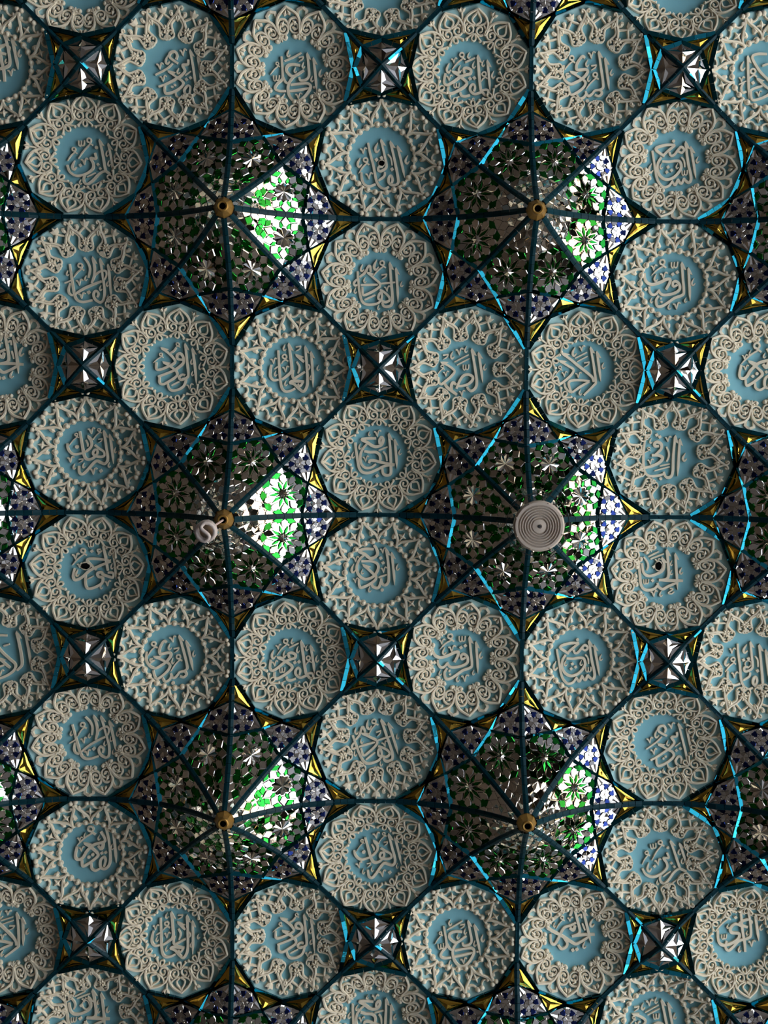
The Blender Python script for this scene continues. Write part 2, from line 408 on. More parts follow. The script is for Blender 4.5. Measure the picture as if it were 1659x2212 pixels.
# the lettering: pen strokes in thousandths of a grid unit
MOULDS = {
'quddus': 'L9 62,-59 70,-13 78,38 81,72 74,88 57,91 44,81 42,69 53,56 62,62 60,81;A9 88,-38 101,61;B9 -12,8 15,27 35,41 35,56 11,74 -18,83 -25,73 -25,55;S9 55,-31 53,-16 35,-13 43,5 33,19 15,31 -24,52 -46,60;S7 45,90 27,97 15,90 11,77;S9 19,-19 -8,-39 -5,-54 10,-57 17,-45 13,-32;S6 2,-19 -19,-1 -57,20;S4 44,21 64,7;D 48 34 6.7;D 62 29 6.7;O 0 59 4.5;O 9 53 4.5;V 25 -67 24.0;V -53 -21 22.5;V -42 20 22.5;H -23 -45 30.0;H 16 -4 21.0;H 106 -3 18.0;H -9 92 18.0',
'aziz': 'L9 47,-53 56,-12 65,39 70,51 87,61;S9 84,58 64,49 43,60 25,79 7,93 -5,88 -8,75 -4,63;A9 77,-40 95,58;S9 30,-13 33,6 15,5 24,24 21,42 -2,59 -32,65 -55,52 -64,29;R -41 -24 7.5 -63 15;R 11 -54 9.0 -27 7;W -25 -54 21.1;O 35 -31 6.0;D -20 29 6.8;D 40 26 6.0;D 48 40 6.0;V -18 4 24.1;H -48 13 33.2;H 68 -21 21.1;H 74 12 21.1;H 97 -13 24.1;H -22 77 18.1;S5 4,69 33,54;S5 32,95 63,79',
'ali': 'A9 63,-36 74,74;L9 42,-52 46,-14 48,19 37,32 19,34 15,23;S10 18,-15 -3,-19 -23,-15 -29,0 -17,16 -2,20 31,-0;S10 -2,19 -17,38 -23,60 -18,85 -3,103 17,103 38,85 53,60 50,48 34,44 -14,49;S9 48,61 12,67 -21,71;S9 -29,71 -53,71 -66,62 -59,47 -44,33 -41,16 -45,-44;S9 -39,24 -33,38 -23,46;S6 -35,-29 -3,-43 22,-57;C 13 -44 15.0;R -59 -20 6.0 -83 17;W -72 18 21.0;O 65 58 4.5;H -27 -66 24.0;H 24 -27 21.0;H -3 -10 19.5;H 54 19 21.0;H 82 -2 27.0;H -41 80 24.0;V 2 76 22.5',
'muqaddim': 'L10 31,-49 36,7 42,60 49,68;S9 42,64 64,62 67,76 57,80 45,70 22,76 7,64 7,51 16,42 23,52 19,67;A9 63,-33 73,68;S9 6,79 -11,84 -23,81 -27,70;B10 -52,2 -30,16 -8,33 -7,45 -26,60 -56,75 -68,69 -67,52;S10 -13,6 -16,-8 -6,-12 8,-5 6,7 -9,11 -29,19 -53,37 -73,47 -82,37 -78,8;R -23 -54 9.0 -55 -7;S6 -12,-30 22,-45;D 5 23 7.5;D 20 21 7.5;R 53 9 9.0 44 33;W -49 38 19.5;V -59 -45 19.5;V -75 12 21.0;V 1 89 19.5;H -75 -26 33.0;H -4 -63 21.0;H -34 -21 24.0;H 13 -34 24.0;H 45 -37 21.0;H 78 -1 25.5;S4 -50,93 -30,85',
'fattah': 'A9 56,-40 81,64;L10 32,-55 44,-6 58,61 58,83 42,89 28,80 27,65 34,56 40,68 37,82;S9 28,94 12,101 -5,91 -16,69 -25,24 -37,-20 -44,-53;L9 -0,-62 12,-13 19,25 2,40 -8,38 -7,27 7,26;S8 14,43 11,58 -8,73;S9 -17,85 -38,93 -55,87 -64,69 -66,45;R -52 4 9.0 -75 50;D -15 2 7.5;D 2 -4 7.5;D 38 34 7.5;S6 23,-16 34,-3 38,21;V -71 -38 22.6;V -52 45 24.1;H -80 -3 33.1;H -21 -54 33.1;H 82 -12 30.1;K 3 14 9.0 9.0',
'mubdi': 'A9 46,-44 61,58;L9 24,-65 33,-16 41,35 39,53 21,60;S9 13,60 30,59 37,70 27,79 13,75;S9 13,60 1,75 -9,79 -15,72 -18,62;S9 -15,71 -24,84 -39,89 -48,75;B9 -68,0 -37,18 -19,32 -25,50 -47,68 -66,77 -74,65 -77,46;S10 -22,-47 -30,-53 -41,-41 -50,-23 -48,-8 -33,-9 -15,-9 -13,2 -30,21 -52,34 -70,40 -88,29 -97,7 -93,-21;R -67 -46 9.0 -90 -7;R 14 7 9.0 -17 56;S6 -75,6 -84,7 -82,15 -70,12 -85,21;C -0 -25 16.5;O -12 96 6.7;V -12 -69 24.0;H -19 -42 24.0;H -12 10 21.0;H 64 -11 22.5',
'samakh': 'A9 49,-45 68,59;L10 31,-61 41,1 52,53 46,71 35,66 27,56;S9 29,56 20,75 11,66 8,58;S9 9,59 -1,80 -10,70;S9 -9,65 -22,82 -40,88 -55,76 -65,54 -72,17 -82,-34;S10 -4,-55 -40,-53 -70,-40 -39,-16;S9 -4,-54 -25,-37 -45,-18;S9 -23,-31 -17,-19 -6,-22 8,-40 17,-48 27,-39 19,-29 7,-34;S10 -50,-13 -60,5 -62,27 -53,49 -34,61 -10,56 10,38 19,19 14,1 -1,-2 -24,1 -46,0;O -10 -67 6.0;D -26 19 6.8;D -30 36 6.8;D -14 30 6.8;S6 18,-15 28,-2 31,19;W 21 29 19.6;H -93 9 33.1;H -54 6 21.1;H 1 6 19.6;H 68 -16 22.6',
'zahir': 'A9 73,-49 83,61;L9 46,-68 53,-17 60,35 57,67 44,76 26,64 22,47 30,37 39,46 35,59;S9 19,69 -13,75 -33,69 -43,51 -51,6 -58,-53;L9 21,-73 26,-40 24,-14 15,11;S8 27,-17 44,-28 63,-31 68,-18 59,-1;S9 50,4 18,16 -13,30 -40,48;S8 -9,-75 5,-55 10,-35 4,-7;S8 -48,54 -60,47 -63,32 -57,11;S5 -76,12 -55,3;R -23 -48 9.1 -46 -8;D 5 42 7.6;V -38 -3 22.8;V -30 42 22.8;H -70 -31 18.2;H -9 -15 18.2;H 66 3 19.7;H 42 17 19.7;H 92 -15 21.2;H 69 50 18.2',
'wadud': 'A9 67,-61 81,63;L9 42,-76 48,-15 52,27 44,38 31,41;S9 41,29 31,26 20,35 26,44 40,42 43,48 35,67 15,79 -5,81 -15,72 -20,56;B9 -32,-15 -4,3 12,18 11,32 -15,50 -35,60 -47,54 -47,34;S10 35,-24 16,-27 13,-39 23,-46 34,-35 35,-15 20,-0 -4,15 -52,34;B9 -38,-63 -13,-44 5,-24 2,-12 -20,0 -46,10 -58,7 -58,-16;R -42 -42 6.1 -68 -13;S7 11,-65 2,-54 -10,-47;R 16 -77 6.1 7 -64;S6 -6,64 21,50;V 46 56 22.9;H 60 -29 21.3;H 63 13 18.3;H 89 -16 25.9',
'adil': 'A9 59,-52 66,66;L10 39,-70 44,-8 47,53 35,80 20,73 1,56 -15,52;S11 -15,53 -2,45 35,47;S8 33,47 21,63 14,54;S9 5,70 -11,79 -29,81 -41,69 -47,38 -51,-15 -54,-59;L10 -17,-79 -11,-30 -8,9 -22,26 -41,40;S9 -52,41 -69,43 -80,31 -81,13 -77,-10;S9 38,13 17,27 1,36 -5,27 -2,7;B10 9,-43 35,-20;S6 45,-13 53,-8 53,2 45,9;S7 9,-21 18,-6 18,6 14,19;R -32 -38 9.1 -43 -13;S5 -67,5 -54,-4;C 6 -74 16.8;V -80 -34 21.3;V -40 -7 22.9;H -37 -80 22.9;H -67 10 19.8;H -32 43 19.8;H 55 22 19.8;H 79 -10 19.8',
'hadi': 'A9 54,-45 62,68;L10 33,-63 38,-3 43,50 40,76 25,83 13,80 8,68;S9 0,25 16,34 31,49 33,61 19,67 5,61 -5,55 -2,40 5,34 7,49 4,61;S9 5,61 -11,73 -42,76 -60,66 -69,36 -74,-2 -77,-36;B9 -42,-32 -17,-11 0,5 -6,19 -36,37 -57,43 -60,16;S9 -32,-34 -34,-52 -40,-53 -52,-32 -70,-17;S7 52,0 3,4;S8 -7,8 -39,9 -66,10;S8 -79,-9 -89,3 -85,12 -77,10;R 7 -65 9.1 -24 -20;C 5 -28 16.7;S7 -52,60 -15,43;H -22 -76 36.4;H -67 -60 25.8;H -56 -17 19.7;H -88 18 21.2;H 70 -4 19.7;H -8 76 18.2;V 14 11 21.2',
'samad': 'A9 47,-54 62,46;L10 24,-66 34,-13 42,40 38,63 24,74 13,68 9,59;S10 -28,67 -17,41 -4,22 13,18 27,25 27,37 12,51 -8,57 -22,58;S11 -29,53 -39,46 -45,56 -44,73;S11 -26,88 -44,74 -60,62 -68,50;B9 -79,-22 -55,-11 -35,6 -45,23 -65,41 -80,52 -88,44 -89,28;R -77 -9 6.1 -94 20;S5 -36,-24 13,-50;S5 -27,-14 17,-37;C -75 -50 16.8;W -6 -17 21.3;V -32 -73 25.9;V -74 6 19.8;V -19 71 21.3;H -49 -61 27.4;H -1 -79 22.9;H 64 -19 22.9',
'ahad': 'A9 38,-60 53,38;L9 16,-75 28,-19 36,37 29,52 -5,86;B10 -81,-56 -53,-37 -15,-8 22,22 29,40;B9 -88,-30 -61,-15 -41,-2 -48,16 -72,38 -87,47 -93,39 -97,26;S9 15,37 -22,34 -48,36 -57,45 -52,65 -45,79;S9 14,39 -14,55 -44,76;S8 -50,77 -62,68 -70,57 -72,44;R -88 -9 6.1 -103 18;S5 -37,-40 4,-61;S5 -29,-29 7,-48;C -5 -28 16.8;V -25 -85 21.3;V -82 4 19.8;V -34 6 21.3;H -47 -78 32.0;H 56 -27 22.9;H -21 65 21.3',
'qarib': 'A9 51,-53 59,55;L10 28,-71 34,-18 38,24 31,36 7,45 -17,62 -38,74 -53,73 -57,54 -48,38;S10 16,-0 3,6 -0,-6 8,-12 19,-6 24,6 21,19 2,30 -28,35 -42,30 -49,17;S9 -47,20 -59,33 -72,34 -80,22 -81,7;S11 -23,17 -11,-6 -10,-18 -22,-18 -45,-7 -70,0 -88,-5 -98,-20 -100,-38;R -39 -75 10.6 -74 -30;D -1 -35 7.6;D 14 -42 7.6;D -93 17 7.6;O -40 47 4.5;O -38 59 4.5;W -8 -77 22.7;V -78 -67 21.2;V -45 -43 25.8;V 1 59 25.8;H -65 -36 27.3;H -77 44 19.7;H -16 63 22.7;H 40 43 18.2;H 63 -22 25.8',
'burhan': 'A9 75,-56 87,41;L10 55,-69 61,-22 67,24 57,41 41,37 28,32 13,44 -6,66 -21,78 -32,71 -33,49;S9 21,-23 35,-12 53,-0 55,13 41,18 24,15 15,6 21,-6 30,-6 30,6 24,12;S10 24,15 10,25 -7,26 -16,12 -22,-21 -29,-70;B9 -0,-52 10,-34 9,-18 -5,-3 -16,2;S9 -22,6 -48,10 -63,2 -71,-13 -72,-28;S6 -9,-40 -3,-27 -3,-17;R -41 -58 6.1 -66 -21;R 38 -75 6.1 15 -41;C 34 -45 13.8;C -34 25 13.8;O -40 -16 6.9;D 43 66 7.7;V -1 -84 24.5;V -73 16 23.0;V 5 55 24.5;H -53 42 19.9;H -21 39 18.4;H 68 36 18.4;H 90 -17 21.4',
'jami': 'A9 55,-48 63,50;L10 35,-68 40,-14 43,47 41,69 27,73 16,67 13,49;S10 -33,32 -29,23 -9,24 14,30 56,36;S10 54,38 22,41 -1,52 -32,65 -55,63 -67,48 -73,17 -78,-13 -81,-39;S9 -9,35 -24,46 -44,48 -58,37 -63,17 -61,-3 -52,-21 -40,-35;S10 -50,-9 -32,-6 -9,-6 3,3 6,17 3,27;S11 -9,-54 -40,-53 -58,-49 -40,-40 -22,-28 -6,-25 9,-32 15,-48 10,-58 3,-49 3,-34;S6 0,-12 31,-25;S7 15,-9 25,4 29,24;D -5 75 7.7;V -17 -83 24.5;V -55 6 21.4;H -36 -78 16.8;H -69 -36 21.4;H -93 -7 23.0;H 69 -18 21.4',
'baqi': 'A9 36,-57 31,68;L10 20,-68 16,-4 15,50 7,71 -9,71 -17,53;S9 -17,61 -33,66 -60,69 -78,61 -87,37 -88,-16 -84,-67;S11 -35,-35 -49,-35 -49,-46 -38,-49 -27,-41 -27,-25 -45,-6;S11 -59,-3 -35,-3 -21,5 -31,21 -58,34 -82,40;S8 -92,40 -106,19 -107,-3 -96,-27;S7 -9,-33 -0,-14 0,2 -7,18;D -44 -73 7.5;D -33 -67 7.5;O -27 77 6.1;S5 -31,34 4,26;S5 -49,50 4,36;R -70 -27 5.3 -101 -0;V -15 -70 21.4;V -74 8 21.4;H -68 -62 18.7;H -102 -51 18.7;H 48 -12 29.4',
'muakhir': 'A9 84,-72 94,28;L10 49,-96 57,-50 64,-2;S10 64,4 83,6 83,20 72,20 48,12 40,4 27,9 32,20 45,23 43,42 16,58 -6,61 -14,45 -14,15;S10 75,-37 35,-42 -2,-42 -5,-31 24,-4;S10 75,-34 35,-18 -0,-1 -27,23 -49,32 -57,18 -51,-9;R -21 -71 9.4 -59 -20;W -2 -101 18.8;D 9 -69 6.7;S6 41,-77 30,-75 33,-66 44,-72 30,-58;S5 -8,29 13,18;V -59 -63 24.2;V 53 31 21.5;V -43 -28 18.8;H 68 -75 21.5;H 75 -29 21.5;H 100 -40 21.5;H -48 -4 24.2;H 37 44 18.8;K -13 -17 14.8 10.8',
'badi': 'A9 48,-70 59,41;L10 29,-83 37,-29 38,25 27,41 16,36 11,17;S10 13,25 3,50 -16,47 -21,34;B10 -49,-28 -22,-4 -5,15 -21,34 -54,50 -64,42 -65,18;S10 -57,-42 -22,-42 -3,-34 2,-18 -8,4 -27,18 -48,20 -67,4 -73,-23 -62,-50 -44,-66;S11 -14,-85 -49,-85 -65,-77 -44,-66 -28,-53 -11,-56 -1,-69 -6,-88 -14,-99;D 10 -53 7.5;D 18 -37 7.5;O 16 58 6.2;S7 3,15 32,4;V 7 -91 21.5;V -87 -60 21.5;V -86 15 18.8;V 10 -23 21.5;H -92 -33 32.3;H -57 -15 18.8;H -32 45 21.5;H 64 -35 24.2',
'hannan': 'A9 30,-75 41,49;L10 0,-88 6,-48 8,6 -24,17;S11 -24,15 19,17 59,17;S10 43,22 11,36 -10,47 -24,39 -29,25;S10 -27,34 -42,47 -69,50 -86,34 -92,-7 -99,-61;B10 -15,-61 -7,-40 -12,-18 -36,-4 -62,1 -79,-12 -85,-44;S7 -80,-66 -66,-47 -63,-31 -68,-18;S6 -64,-66 -27,-85;S6 -56,-58 -10,-77;D -46 17 7.5;D -42 -31 7.5;W -78 12 18.8;S5 14,44 25,47 9,60 20,63 30,55;V -53 50 24.2;V -40 -61 18.8;H -111 -14 21.5;H 14 -53 18.8;H 15 -21 18.8;H 47 -29 24.2;H -21 52 21.5;K -26 -34 10.8 14.8',
'qadir': 'A10 77,-85 87,34;L10 52,-99 63,-32 65,29 51,54 32,52 30,29 41,15 49,26 43,49;S9 29,55 13,63 -1,55 -3,38;B10 -24,-34 5,-12 22,7 8,24 -20,44 -33,47 -36,27;S11 33,-79 47,-55 44,-41 14,-32 0,-23 -19,-4 -33,19 -50,24 -58,11 -52,-23;S12 41,-35 35,-15 22,-26;R -2 -88 12.3 -52 -26;D 35 1 6.8;D 49 -2 6.8;O -11 16 6.3;O 3 7 6.3;V -51 -59 19.1;V -46 -23 19.1;H -27 -73 19.1;H 22 -65 19.1;H 68 -35 21.9;H 96 -38 24.6',
'hakim': 'A10 28,-101 58,19;L10 -5,-112 9,-65 18,-20 -9,-5;S11 -9,-5 29,-11 71,-14;S11 52,-6 24,14 5,23 -14,14 -47,-8 -81,-27 -100,-44 -87,-61 -54,-89 -16,-112 -13,-98 -18,-81;S10 4,-56 -15,-45 -34,-39 -45,-25 -58,4 -71,23 -83,15 -86,-16;S12 1,-45 -4,-28 -18,-36;S10 -36,3 -25,20 -30,34 -46,40 -58,26;R -46 -75 6.9 -67 -33;D -5 45 7.7;D 9 42 7.7;V -27 -78 19.2;S7 9,-81 20,-87 23,-73;S7 26,-54 37,-28;H -76 -58 19.2;H 53 -73 32.9;H 30 14 24.7',
'radi': 'A10 49,-90 66,6;L10 24,-106 34,-61 38,-16 25,-2 -3,7 -24,29 -40,41 -51,29 -47,7;S11 28,-75 6,-67 -4,-53 26,-44;S11 -4,-53 -21,-55 -34,-41 -31,-24 -3,-19 -8,1 -35,18 -63,21 -77,4 -81,-35;L10 -3,-112 7,-39 17,12 20,46;S7 22,-75 39,-67 37,-56;R -49 -89 9.6 -91 -29;D -19 -81 7.7;W -66 -18 19.2;V -39 -117 19.2;V -82 -80 19.2;V 30 3 24.7;H -48 -55 16.5;H 21 -30 16.5;H 67 -59 24.7;H -5 26 22.0',
'karim': 'A9 -60,-54 -53,84;S9 5,-65 -26,-65 -44,-57 -38,-39 -14,-6 10,17 32,37 27,58 -1,78 -37,89 -45,79 -46,58;B9 -24,17 -2,37 14,50;S8 -7,40 -33,48 -51,58;S8 -62,61 -75,64 -80,48 -70,28;S5 -88,38 -63,25;R -40 -8 10.5 -55 22;D -39 30 7.8;V -89 10 20.9;V -30 56 20.9;H -83 -39 31.4;S7 -9,-27 12,-34;A9 71,-66 90,57;L10 39,-75 52,-4 55,37 38,58;H 106 -30 26.1;D 21 99 6.5',
}

# ------------------------------------------------------------------ the hall around the ceiling
def box(mb, x0, x1, y0, y1, z0, z1, mat):
    vs = [(x / P, y / P, -z / P) for z in (z0, z1) for x, y in ((x0, y0), (x1, y0), (x1, y1), (x0, y1))]
    mb.add(vs, [(0, 1, 2, 3), (4, 5, 6, 7), (0, 1, 5, 4), (1, 2, 6, 5), (2, 3, 7, 6), (3, 0, 4, 7)], mat)

def structure(name, boxes, mat):
    mb = MB()
    for b in boxes:
        box(mb, *b, mat)
    o = mb.build(name)
    o['kind'] = 'structure'
    return o

XW, XE, YN, YS = -6.0, EDGE, -7.0, 7.5
structure('ceiling', [(XW, XE, YN, YS, ZC + .07, ZC + .4)], 'grout')
structure('floor', [(XW, XE, YN, YS, -.3, 0)], 'stone')
structure('wall_left', [(XW - .3, XW, YN, YS, -.3, ZC + .4)], 'wall')
structure('wall_back', [(XW, XE, YN - .3, YN, -.3, ZC + .4)], 'wall')
structure('wall_front', [(XW, XE, YS, YS + .3, -.3, ZC + .4)], 'wall')
structure('wall_right', [(XE, XE + .5, YN, YS, LINTEL, ZC + .4), (XE, XE + .5, YN, -5.2, -.3, LINTEL), (XE, XE + .5, 6.6, YS, -.3, LINTEL)], 'wall')
structure('added_far_wall', [(24, 24.6, -40, 40, -.3, 8.5)], 'added_facade')  # unseen wall, added to give the mirrors cream-tinted reflections
structure('ground', [(XE, 70, -50, 50, -.35, -.05)], 'court')

# ------------------------------------------------------------------ pendants of mirror mosaic
PROFILE = ((0.0, .262), (.032, .236), (.06, .200), (.10, .156), (.15, .111), (.2217, .056), (.28, .036), (.40, .012), (.6, .0))
def drop(u):
    for (a, ha), (b, hb) in zip(PROFILE[:-1], PROFILE[1:]):
        if u <= b:
            return ha + (hb - ha) * (u - a) / (b - a)
    return 0.0
C22 = cos(pi / 8)
A8 = pi / 8
T_, Q_, R_, X_, V_ = .4265, .352, .24, .28, .325
HQ, HV, HR, HX = .017, .004, drop(R_ * C22), drop(X_)

def kite_height(x, y):
    return drop(x)              # in the sector's own frame, x along its middle line

KITE = [pol(.034, -A8), pol(R_, -A8), (X_, 0), pol(R_, A8), pol(.034, A8)]

def rosette_pieces(mb, c, R, kind):
    hf = kite_height
    n = 10
    st = pi / n
    def pp(r, k):
        return (c[0] + R * r * cos(k * st + .0), c[1] + R * r * sin(k * st))
    if kind == 0:               # sunburst, pentagons and green kites
        fan(mb, c, [pp(.46 if k % 2 == 0 else .37, k) for k in range(20)], hf, 'silver', .006, peak=.008, valley=-.002)
        for k in range(0, 20, 2):
            mirror_piece(mb, [pp(.50, k - .42), pp(.50, k + .42), pp(.74, k + .86), pp(.98, k), pp(.74, k - .86)], hf, 'silver', .0035)
            j = k + 1
            mirror_piece(mb, [pp(.40, j), pp(.54, j - .5), pp(.74, j), pp(.54, j + .5)], hf, 'green', .0038, rise=.0012, tilt=2.2)
            mirror_piece(mb, [pp(.76, j), pp(.93, j - .78), pp(1.05, j), pp(.93, j + .78)], hf, 'green', .0038, rise=.0012, tilt=2.2)
    else:                       # green star with teardrop petals
        fan(mb, c, [pp(.34 if k % 2 == 0 else .15, k) for k in range(20)], hf, 'silver', .006, peak=.006, valley=-.001)
        for k in range(0, 20, 2):
            j = k + 1
            mirror_piece(mb, [pp(.17, j), pp(.36, j - .62), pp(.66, j), pp(.36, j + .62)], hf, 'green', .0038, rise=.0012, tilt=2.2)
            mirror_piece(mb, [pp(.42, k), pp(.66, k + .72), pp(.84, k + .62), pp(.95, k), pp(.84, k - .62), pp(.66, k - .72)], hf, 'silver', .004)
            mirror_piece(mb, [pp(.74, j - .25), pp(.74, j + .25), pp(.97, j + .85), pp(1.06, j), pp(.97, j - .85)], hf, 'green', .0038, rise=.0012, tilt=2.2)

def kite_seeds(kind):
    r = random.Random(11 + kind)
    s = []
    for u, vs in ((.05, (0,)), (.062, (.014, -.014)), (.078, (0,)), (.092, (.02, -.02)), (.105, (0, .034, -.034)), (.118, (.018, -.018)),
                  (.13, (.042, -.042)), (.15, (.054, -.054)), (.17, (.063, -.063)), (.19, (.073, -.073)), (.21, (.082, -.082)),
                  (.228, (.066, -.066)), (.243, (.045, -.045)), (.258, (.022, -.022)), (.27, (0,)), (.14, (0,)), (.2, (0,))):
        s += [(u + r.uniform(-.002, .002), v) for v in vs]
    return s
KITE_CELLS = [voronoi(kite_seeds(k), KITE) for k in (0, 1)]

def make_kite(kind):
    mb = MB()
    mb.add([(x, y, drop(x)) for x, y in KITE], [(0, 1, 2, 3, 4)], 'grout')
    us = [.034 * C22, .06, .1, .15, R_ * C22]
    vs, fs = [], []
    for u in us:
        w = u * math.tan(A8)
        vs += [(u, -w, drop(u) + .0005), (u, w, drop(u) + .0005)]
    vs.append((X_, 0, drop(X_) + .0005))
    for i in range(len(us) - 1):
        fs.append((2 * i, 2 * i + 1, 2 * i + 3, 2 * i + 2))
    fs.append((2 * len(us) - 2, 2 * len(us) - 1, 2 * len(us)))
    mb.v, mb.f, mb.m = [], [], []
    mb.add(vs, fs, 'silver')
    for i, cell in enumerate(KITE_CELLS[kind]):
        if len(cell) < 3:
            continue
        cx, cy = sum(p[0] for p in cell) / len(cell), sum(p[1] for p in cell) / len(cell)
        cell = [(cx + (x - cx) * .965, cy + (y - cy) * .965) for x, y in cell]
        if hypot(cx - .196, cy) < .062:
            continue
        green = kind == 0 and i in (3, 9, 10)
        mirror_piece(mb, cell, kite_height, 'green' if green else 'silver', .0008, rise=.0022)
        if not green and i < 12 and i % 3 == 0:
            fan(mb, (cx, cy), cell, kite_height, 'silver', .0032, peak=.0035)
    rosette_pieces(mb, (.196, 0), .0715, kind)
    if kind == 0:               # small green knot nearer the boss
        for k in range(5):
            a = 2 * pi * k / 5
            c = (.108, 0)
            mirror_piece(mb, [c, (c[0] + .013 * cos(a - .5), c[1] + .013 * sin(a - .5)), (c[0] + .022 * cos(a), c[1] + .022 * sin(a)), (c[0] + .013 * cos(a + .5), c[1] + .013 * sin(a + .5))],
                         kite_height, 'green', .004, rise=.0012, tilt=3)
    return mb

def plane_through(pts):
    (x0, y0, h0), (x1, y1, h1), (x2, y2, h2) = pts
    d = (x1 - x0) * (y2 - y0) - (x2 - x0) * (y1 - y0)
    gx = ((h1 - h0) * (y2 - y0) - (h2 - h0) * (y1 - y0)) / d
    gy = ((x1 - x0) * (h2 - h0) - (x2 - x0) * (h1 - h0)) / d
    return lambda x, y: h0 + gx * (x - x0) + gy * (y - y0)

def make_corner(s):
    """blue and silver corner panel; s = -1 or 1 for the two sides of the sector"""
    q, v, x, r = pol(Q_, s * A8), pol(V_, s * radians(9.9)), (X_, 0), pol(R_, s * A8)
    hull = [q, v, x, r]
    hf = plane_through([(*q, HQ), (*x, HX), (*r, HR)])
    mb = MB()
    mb.add([(*q, HQ), (*v, hf(*v)), (*x, HX), (*r, HR)], [(0, 1, 2, 3)], 'silver')
    c = (.26 * q[0] + .20 * v[0] + .24 * x[0] + .30 * r[0], .26 * q[1] + .20 * v[1] + .24 * x[1] + .30 * r[1])
    R = .0365
    n = 5
    ph = atan2(q[1] - c[1], q[0] - c[0])
    def pp(rr, k):
        return (c[0] + R * rr * cos(k * pi / n + ph), c[1] + R * rr * sin(k * pi / n + ph))
    for k in range(0, 10, 2):
        mirror_piece(mb, inside_clip([c, pp(.42, k - 1), pp(.48, k), pp(.42, k + 1)], hull), hf, 'silver', .0025, tilt=5)
        mirror_piece(mb, inside_clip([pp(.50, k), pp(.72, k + .66), pp(1.02, k + .42), pp(1.02, k - .42), pp(.72, k - .66)], hull), hf, 'silver', .0025, tilt=4)
        mirror_piece(mb, inside_clip([pp(.42, k + 1), pp(.72, k + .40), pp(1.0, k + .62), pp(1.0, k + 1.38), pp(.72, k + 1.60)], hull), hf, 'blue', .0022, rise=.001, tilt=3)
    for p, l, rr in ((q, r, v), (v, q, x), (x, v, r), (r, x, q)):      # narrow facets rayed out of the corners
        m = 5
        dl, dr = hypot(l[0] - p[0], l[1] - p[1]), hypot(rr[0] - p[0], rr[1] - p[1])
        d = max(.012, hypot(p[0] - c[0], p[1] - c[1]) - R * .98)
        a0, a1 = atan2(l[1] - p[1], l[0] - p[0]), atan2(rr[1] - p[1], rr[0] - p[0])
        while a1 - a0 > pi: a1 -= 2 * pi
        while a1 - a0 < -pi: a1 += 2 * pi
        for i in range(m):
            b0, b1 = a0 + (a1 - a0) * i / m, a0 + (a1 - a0) * (i + 1) / m
            e = (0.0, .003)
            pts = [(*p, hf(*p) + .003)]
            for b, lift in ((b0, e[i % 2]), (b1, e[(i + 1) % 2])):
                z = (p[0] + d * cos(b), p[1] + d * sin(b))
                pts.append((*z, hf(*z) + lift))
            mb.add(pts, [(0, 1, 2)], 'silver')
    return mb

def make_gold(pts):
    mb = MB()
    cs = [(p[0], p[1]) for p in pts]
    star_facets(mb, cs, [p[2] for p in pts], 'gold', .0052, .0008, k=.45)
    return mb

def make_rib(a):
    """roof-shaped rib of glazed tiles from the outer tip down to the boss, along the angle a"""
    mb = MB()
    rs = [T_, .402, .377, Q_, .325, .297, .27, R_, .213, .187, .16, .133, .107, .082, .058, .034]
    w = .0092
    ca, sa = cos(a), sin(a)
    for r0, r1 in zip(rs[:-1], rs[1:]):
        for s in (-1, 1):
            j = RND.gauss(0, .0009)
            vs = []
            for r, e in ((r0, -.0006), (r1, .0006)):
                h = min(.262, drop(r * C22)) if r < .35 else HQ * (T_ - r) / (T_ - Q_)
                r = r + e
                vs += [(r * ca, r * sa, h + .0095 + j * .4), (r * ca - s * w * sa, r * sa + s * w * ca, h + .0062 + j), (r * ca - s * w * sa, r * sa + s * w * ca, h - .012)]
            mb.add(vs, [(0, 1, 4, 3), (1, 2, 5, 4)], 'rib')
    return mb

def boss_mesh():
    mb = MB()
    n = 32
    prof = ((.030, .214), (.0385, .221), (.0345, .235), (.027, .252), (.0215, .266), (.0190, .276))
    vs, fs = [], []
    for j, (r, h) in enumerate(prof):
        for i in range(n):
            a = 2 * pi * i / n
            k = 1 + (.045 * cos(8 * a) + .025 * cos(16 * a + 1)) * (1 if j in (1, 2, 3) else .35)
            vs.append((r * k * cos(a), r * k * sin(a), h + (.002 * cos(8 * a) if j < 3 else 0)))
    for j in range(len(prof) - 1):
        for i in range(n):
            fs.append((j * n + i, j * n + (i + 1) % n, (j + 1) * n + (i + 1) % n, (j + 1) * n + i))
    mb.add(vs, fs, 'gilt')
    lathe(mb, ((.0185, .276), (.0150, .280), (.0108, .279), (.0100, .272)), 'gilt', n)
    return mb.mesh('gilt_boss')
BOSS = boss_mesh()
_h = MB()
lathe(_h, ((.0102, .2765), (.0095, .262), (.0005, .260)), 'hole_shade_black', 20)
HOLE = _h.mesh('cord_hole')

def turn(mb, a, x0=0, y0=0):
    c, s = cos(a), sin(a)
    mb.v = [(x * c - y * s, x * s + y * c, z) for x, y, z in mb.v]
    return mb

